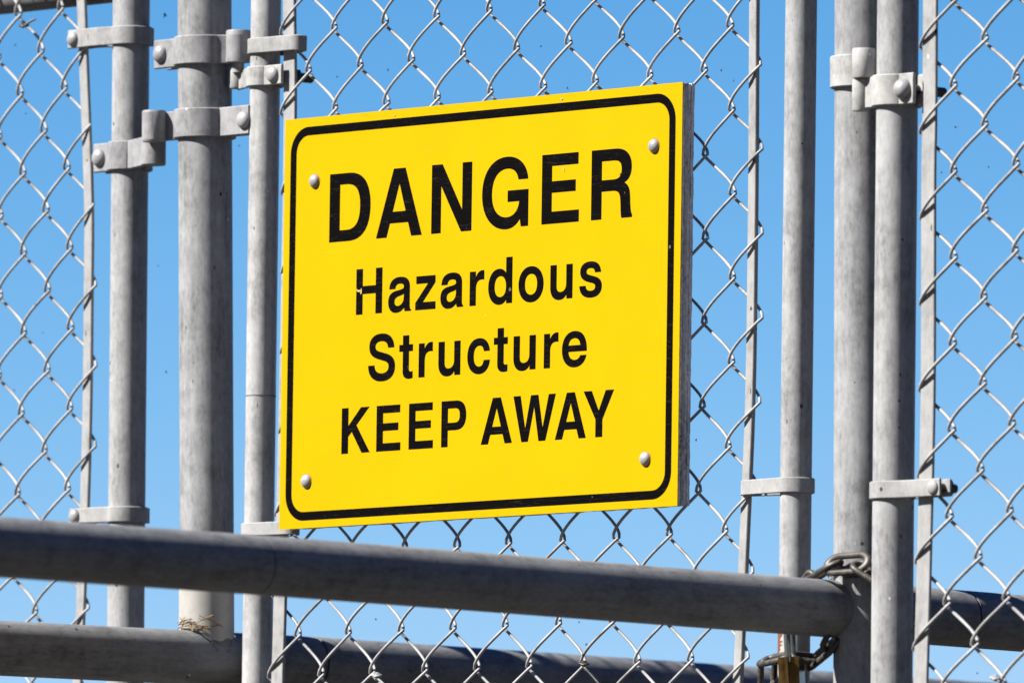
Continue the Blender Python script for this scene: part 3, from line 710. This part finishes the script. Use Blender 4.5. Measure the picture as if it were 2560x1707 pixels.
def letter(ch, x0, x1, base, cap):
    cs = contours(G[ch]); xs = [p[0] for c in cs for p in c]; mn, mx = min(xs), max(xs)
    cu = bpy.data.curves.new('letter', 'CURVE'); cu.dimensions = '2D'; cu.fill_mode = 'BOTH'; cu.extrude = .00015
    for c in cs:
        if math.dist(c[0], c[-1]) < 1e-6: c = c[:-1]
        sp = cu.splines.new('POLY'); sp.points.add(len(c)-1); sp.use_cyclic_u = True
        for q, p in zip(sp.points, c):
            q.co = (mm(x0+(p[0]-mn)/(mx-mn)*(x1-x0))*kx, mm(base+p[1]/718*cap)*kz, 0, 1)
    t = bpy.data.objects.new('tmp', cu); C.objects.link(t)
    bpy.context.view_layer.update()
    m = bpy.data.meshes.new_from_object(t.evaluated_get(bpy.context.evaluated_depsgraph_get()))
    bpy.data.objects.remove(t); bpy.data.curves.remove(cu)
    m.transform(Matrix(((1, 0, 0, 0), (0, 0, -1, -.0001), (0, 1, 0, 0), (0, 0, 0, 1)))); m.name = 'letter'
    m.materials.clear()
    return obj('letter', m, M_BLACK, sg, smooth=False, label="letter %s" % ch)
LINES = [(245.7, 58.9, "D60.4,113.8 A121.6,180.8 N193,244.5 G257.8,316.7 E333.7,380.6 R396.1,447.2"),
 (181.2, 39.2, "H96.9,130.6 a138.7,168.3 z173.8,199.8 a206.1,235.4 r243.6,261.9 d267.3,297.7 o305.8,337.4 u346,373.9 s382.7,410.7"),
 (123.3, 39.2, "S113.9,148.7 t154.1,171.6 r179.3,197.2 u204.7,232.8 c241.8,270.5 t275.5,293 u300.6,328.6 r339.1,357.1 e361.9,393"),
 (62.1, 39.2, "K80.5,117.3 E125.9,157 E167.8,199 P209.7,241.3 A260.5,300 W301.4,354.8 A354.4,393.2 Y389.9,427.7")]
for base, cap, s in LINES:
    for w in s.split():
        x0, x1 = map(float, w[1:].split(',')); letter(w[0], x0, x1, base, cap)
for (bx, bz) in ((40.4, 300), (473.8, 304), (35.5, 40.5), (468, 41)):
    x, zz = mm(bx)*kx, mm(bz)*kz
    b_ = obj('bolt', dome('bolt', (x, -.0002, zz), .0059, .0042), M_BOLT, sg)
    obj('rust_ring', lathe('rust_ring', [(.0058, -.0001), (.0067, .0001)], (x, -.0002, zz), (0, -1, 0), 28), M_HALO, b_)
    obj('bolt_shank', pipe('bolt_shank', (x, .002, zz), (x, ST+.022, zz), .003, 12, 3), M_NUT, b_)
    obj('washer', lathe('washer', [(.011, 0), (.011, .0015)], (x, ST+.0135, zz), (0, 1, 0), 24), M_NUT, b_)
# worn patch on the capital H
for (x, zz, w, h) in ((99.5, 201.8, 4.5, 1.6), (103.6, 201.5, 1.6, 4.2), (97.9, 202.6, .9, 2.2), (361.2, 290.6, 2.2, 3.4), (357, 350.8, 2.6, 2.2), (143.5, 350.6, 3.4, 1.6)):
    V = []; n = 9; r = np.random.default_rng(int(x*10))
    for q in range(n):
        a = 2*math.pi*q/n; k = 1+.35*r.standard_normal()
        V.append((mm(x+w*.5*k*math.cos(a))*kx, -.00045, mm(zz+h*.5*k*math.sin(a))*kz))
    obj('worn_patch', pydata('worn_patch', V, [tuple(range(n))]), simple('scraped_paint', (.36, .24, .06), .7, 0, .3, 900), sg, smooth=False)

# ------------------------------------------------------------------ padlock and chain
FC = Frame(0, 0, 0)
def link_mesh(length, width, r):
    pts = []; h = length/2 - width/2
    for t in np.linspace(-90, 90, 14): pts.append((h+width/2*math.cos(math.radians(t)), width/2*math.sin(math.radians(t)), 0))
    for t in np.linspace(90, 270, 14): pts.append((-h+width/2*math.cos(math.radians(t)), width/2*math.sin(math.radians(t)), 0))
    return tube('chain_link', np.array(pts), r, 10, True)
lm = link_mesh(.0330, .0160, .0027); lm.materials.append(M_CHAIN)
ch0 = FC.pix(2050, 1480, -.03)
fch = Frame(); fch.B = np.array([ch0[0], 0, 0])
ce = empty('chain', fch, 'rusty steel chain looped round the right post and the latch tube', 'chain')
def link(p, q, y0, y1, roll, stretch=1.0):
    a_, b_ = FC.pix(*p, y0) - fch.B, FC.pix(*q, y1) - fch.B
    o = obj('chain_link', lm, None, ce)
    d = Vector(b_-a_); m = d.to_track_quat('X', 'Z').to_matrix() @ Matrix.Rotation(math.radians(roll), 3, 'X')
    sc = d.length/.028*stretch
    o.matrix_local = Matrix.Translation(Vector((a_+b_)/2)) @ m.to_4x4() @ Matrix.Diagonal((sc, 1, 1, 1))
    return o
# above the rail, round the front of the right post
link((2076, 1412), (2160, 1406), -.037, -.037, 62)
link((2024, 1450), (2088, 1410), -.030, -.036, 15)
link((2006, 1488), (2036, 1444), -.022, -.026, 100)
link((2142, 1414), (2206, 1456), -.038, -.030, 12)
link((2120, 1424), (2200, 1416), -.028, -.026, 40)
link((2200, 1440), (2262, 1425), -.020, .010, 80)
# below the rail, back to the padlock
link((2030, 1655), (2088, 1608), -.012, -.022, 55)
link((2072, 1618), (2100, 1560), -.024, -.026, 5)
link((1984, 1640), (2042, 1648), -.026, -.010, 20)
link((1912, 1652), (1968, 1640), -.020, -.026, 25)
link((1918, 1714), (1920, 1650), -.012, -.016, 40)
link((1936, 1690), (1962, 1660), -.004, -.012, 80)
# padlock
yl = -.034
pt = FC.pix(1977, 1642, yl)
fp = Frame(); fp.B = pt.copy(); pl = empty('padlock', fp, 'brass padlock with a chromed shackle hanging below the front rail', 'padlock')
pl.rotation_euler = (0, math.radians(-3), math.radians(36))
bm = bmesh.new(); bmesh.ops.create_cube(bm, size=1)
for v in bm.verts: v.co = Vector((v.co.x*.0175, v.co.y*.040, v.co.z*.042 - .021))
bmesh.ops.bevel(bm, geom=[e for e in bm.edges if abs((e.verts[0].co-e.verts[1].co).z) > .01], offset=.0078, segments=7, affect='EDGES')
bmesh.ops.bevel(bm, geom=[e for e in bm.edges if abs(e.verts[0].co.z-e.verts[1].co.z) < 1e-6 and len(e.link_faces) == 2 and e.calc_face_angle() > .8], offset=.0006, segments=2, affect='EDGES')
pm = bpy.data.meshes.new('lock_body'); bm.to_mesh(pm); bm.free()
body = obj('lock_body', pm, M_BRASS, pl)
obj('keyway', lathe('keyway', [(.0045, 0), (.0045, .0006)], (0, -.006, -.0421), (0, 0, -1), 20), M_GROOVE, body)
shp = [(0, -.0115, -.004), (0, -.0115, .016)] + [(0, -.0115*math.cos(t), .018+.0115*math.sin(t)) for t in np.radians(np.linspace(8, 172, 12))] + [(0, .0115, .016), (0, .0115, -.004)]
obj('shackle', tube('shackle', spline(shp, 3), .0029, 14), M_CHROME, pl)
# rust stained length of the latch tube beside the padlock, part of the middle leaf
zz1 = FM.pix(1986, 1575, 0)[2]; zz0 = FM.pix(1986, 1655, 0)[2]
obj('worn_zinc', pipe('worn_zinc', at4(zz0-.01), at4(zz1), R_M+.0002, 40, 4), M_WELDW, s4)
def rust_patch(a0, a1, z0, z1, seed):
    r = np.random.default_rng(seed); na, nz = 14, 16; V, F = [], []
    for j in range(nz+1):
        z = z0 + (z1-z0)*j/nz; c = at4(z); lo = a0 + r.normal(0, 3); hi = a1 + r.normal(0, 7) - 22*abs(j/nz-.6)
        for i in range(na+1):
            q = math.radians(lo + (hi-lo)*i/na); V.append((c[0]+(R_M+.0005)*math.cos(q), c[1]+(R_M+.0005)*math.sin(q), z))
    for j in range(nz):
        for i in range(na): k = j*(na+1)+i; F.append((k, k+1, k+na+2, k+na+1))
    obj('rust_stain', pydata('rust_stain', V, F), M_RUST, s4)
rust_patch(212, 268, FM.pix(1986, 1630, 0)[2], FM.pix(1986, 1560, 0)[2], 5)

# ------------------------------------------------------------------ tie wires holding the mesh to the rails
def tie(fr, px, py, parent, tail=(.012, .0, -.016), y=-.002, turns=2.6, mat=M_WIRE):
    p = fr.pix(px, py, y); pts = []
    for t in np.linspace(0, turns*2*math.pi, int(turns*12)):
        pts.append((p[0]+.0026*math.cos(t)+t*.00035, p[1]-.0035+.0028*math.sin(t), p[2]-t*.00015+.0008*math.sin(t)))
    l = np.array(pts[-1])
    for s in np.linspace(.1, 1, 6): pts.append(tuple(l + np.array(tail)*s + np.array([0, 0, -.003*s*s])))
    obj('tie_wire', tube('tie_wire', np.array(pts), .0011, 8), mat, parent, sharp=80)
tie(FL, 62, 62, gl, (.010, .006, .010), mat=M_NUT)
tie(FM, 944, 1684, gm, (.018, .004, -.012)); tie(FM, 1461, 1655, gm, (.040, .006, -.034), mat=M_CHAIN); tie(FR, 2490, 1690, gr, (.012, .004, -.012))

# ------------------------------------------------------------------ dry straw caught on the two welds
def straw(centre, rad, n, label, seed, spread):
    r = np.random.default_rng(seed); V, F = [], []
    for _ in range(n):
        a = r.uniform(spread[0], spread[1]); c0 = np.array([centre[0]+rad*math.cos(a), centre[1]+rad*math.sin(a), centre[2]+r.uniform(-.003, .006)])
        t = np.array([-math.sin(a), math.cos(a), r.normal(0, .35)])*r.uniform(.004, .011)*r.choice([-1, 1]); nb = np.array([math.cos(a), math.sin(a), .4])*.0007
        P = [c0-t, c0+nb*r.uniform(.5, 2), c0+t+np.array([0, 0, r.normal(0, .0015)])]
        m_, T, N, B = frames_along(P); b0 = len(V); w = r.uniform(.00025, .0005)
        for i in range(3):
            for q in range(4): V.append(m_[i]+w*(math.cos(q*math.pi/2)*N[i]+math.sin(q*math.pi/2)*B[i]))
        for i in range(2):
            for q in range(4): l = (q+1) % 4; F.append((b0+i*4+q, b0+i*4+l, b0+i*4+4+l, b0+i*4+4+q))
    o = obj('dry_straw', pydata('dry_straw', V, F), M_STRAW); o['label'] = label; o['category'] = 'straw'; o['kind'] = 'stuff'; return o
straw(FB.B + b2 + np.array([0, 0, .024]), R_POST+.0015, 20, 'wisps of dry straw caught on the weld of the thick left post', 3, (-2.0, -.5))
straw(FA.B + a2 + np.array([0, 0, .027]), R_POST+.004, 34, 'wisps of dry straw caught on the weld of the right post', 4, (-2.6, -.4))

# ------------------------------------------------------------------ midges drifting in the air by the gate
def midge_mesh():
    V, F = [], []; n = 6; prof = [(-.0011, .0001), (-.0007, .00042), (0, .0005), (.0006, .00045), (.001, .00034), (.0012, .0001)]
    for (x, r_) in prof:
        for k in range(n): V.append((x, r_*math.cos(2*math.pi*k/n), r_*math.sin(2*math.pi*k/n)))
    for i in range(len(prof)-1):
        for k in range(n): l = (k+1) % n; F.append((i*n+k, i*n+l, (i+1)*n+l, (i+1)*n+k))
    for sd in (-1, 1):
        b = len(V); V += [(.0004, sd*.0003, .0004), (-.0004, sd*.0006, .0011), (-.0012, sd*.0009, .0013), (-.0006, sd*.0003, .0006)]; F.append((b, b+1, b+2, b+3))
    return pydata('midge', V, F)
mg = midge_mesh(); mg.materials.append(M_GROOVE)
for (px, py) in ((413,38),(38,113),(65,284),(598,364),(396,665),(415,929),(107,832),(36,976),(843,192),(970,175),(1353,116),(1418,220),(1803,176),(1834,203),(2388,318),
                 (2471,418),(2354,432),(1740,1099),(939,1547),(1448,1554),(1465,1610),(2443,1681)):
    o = bpy.data.objects.new('midge', mg); C.objects.link(o)
    o.location = FC.pix(px, py, .04 + .10*random.random()); o.rotation_euler = [random.uniform(0, 6.28) for _ in range(3)]
    k = random.uniform(.75, 1.25)*(1.7 if px == 413 else 1); o.scale = (k, k, k)
    o['label'] = 'tiny dark midge in the air against the clear blue sky'; o['category'] = 'insect'; o['group'] = 'midges in the air by the gate'
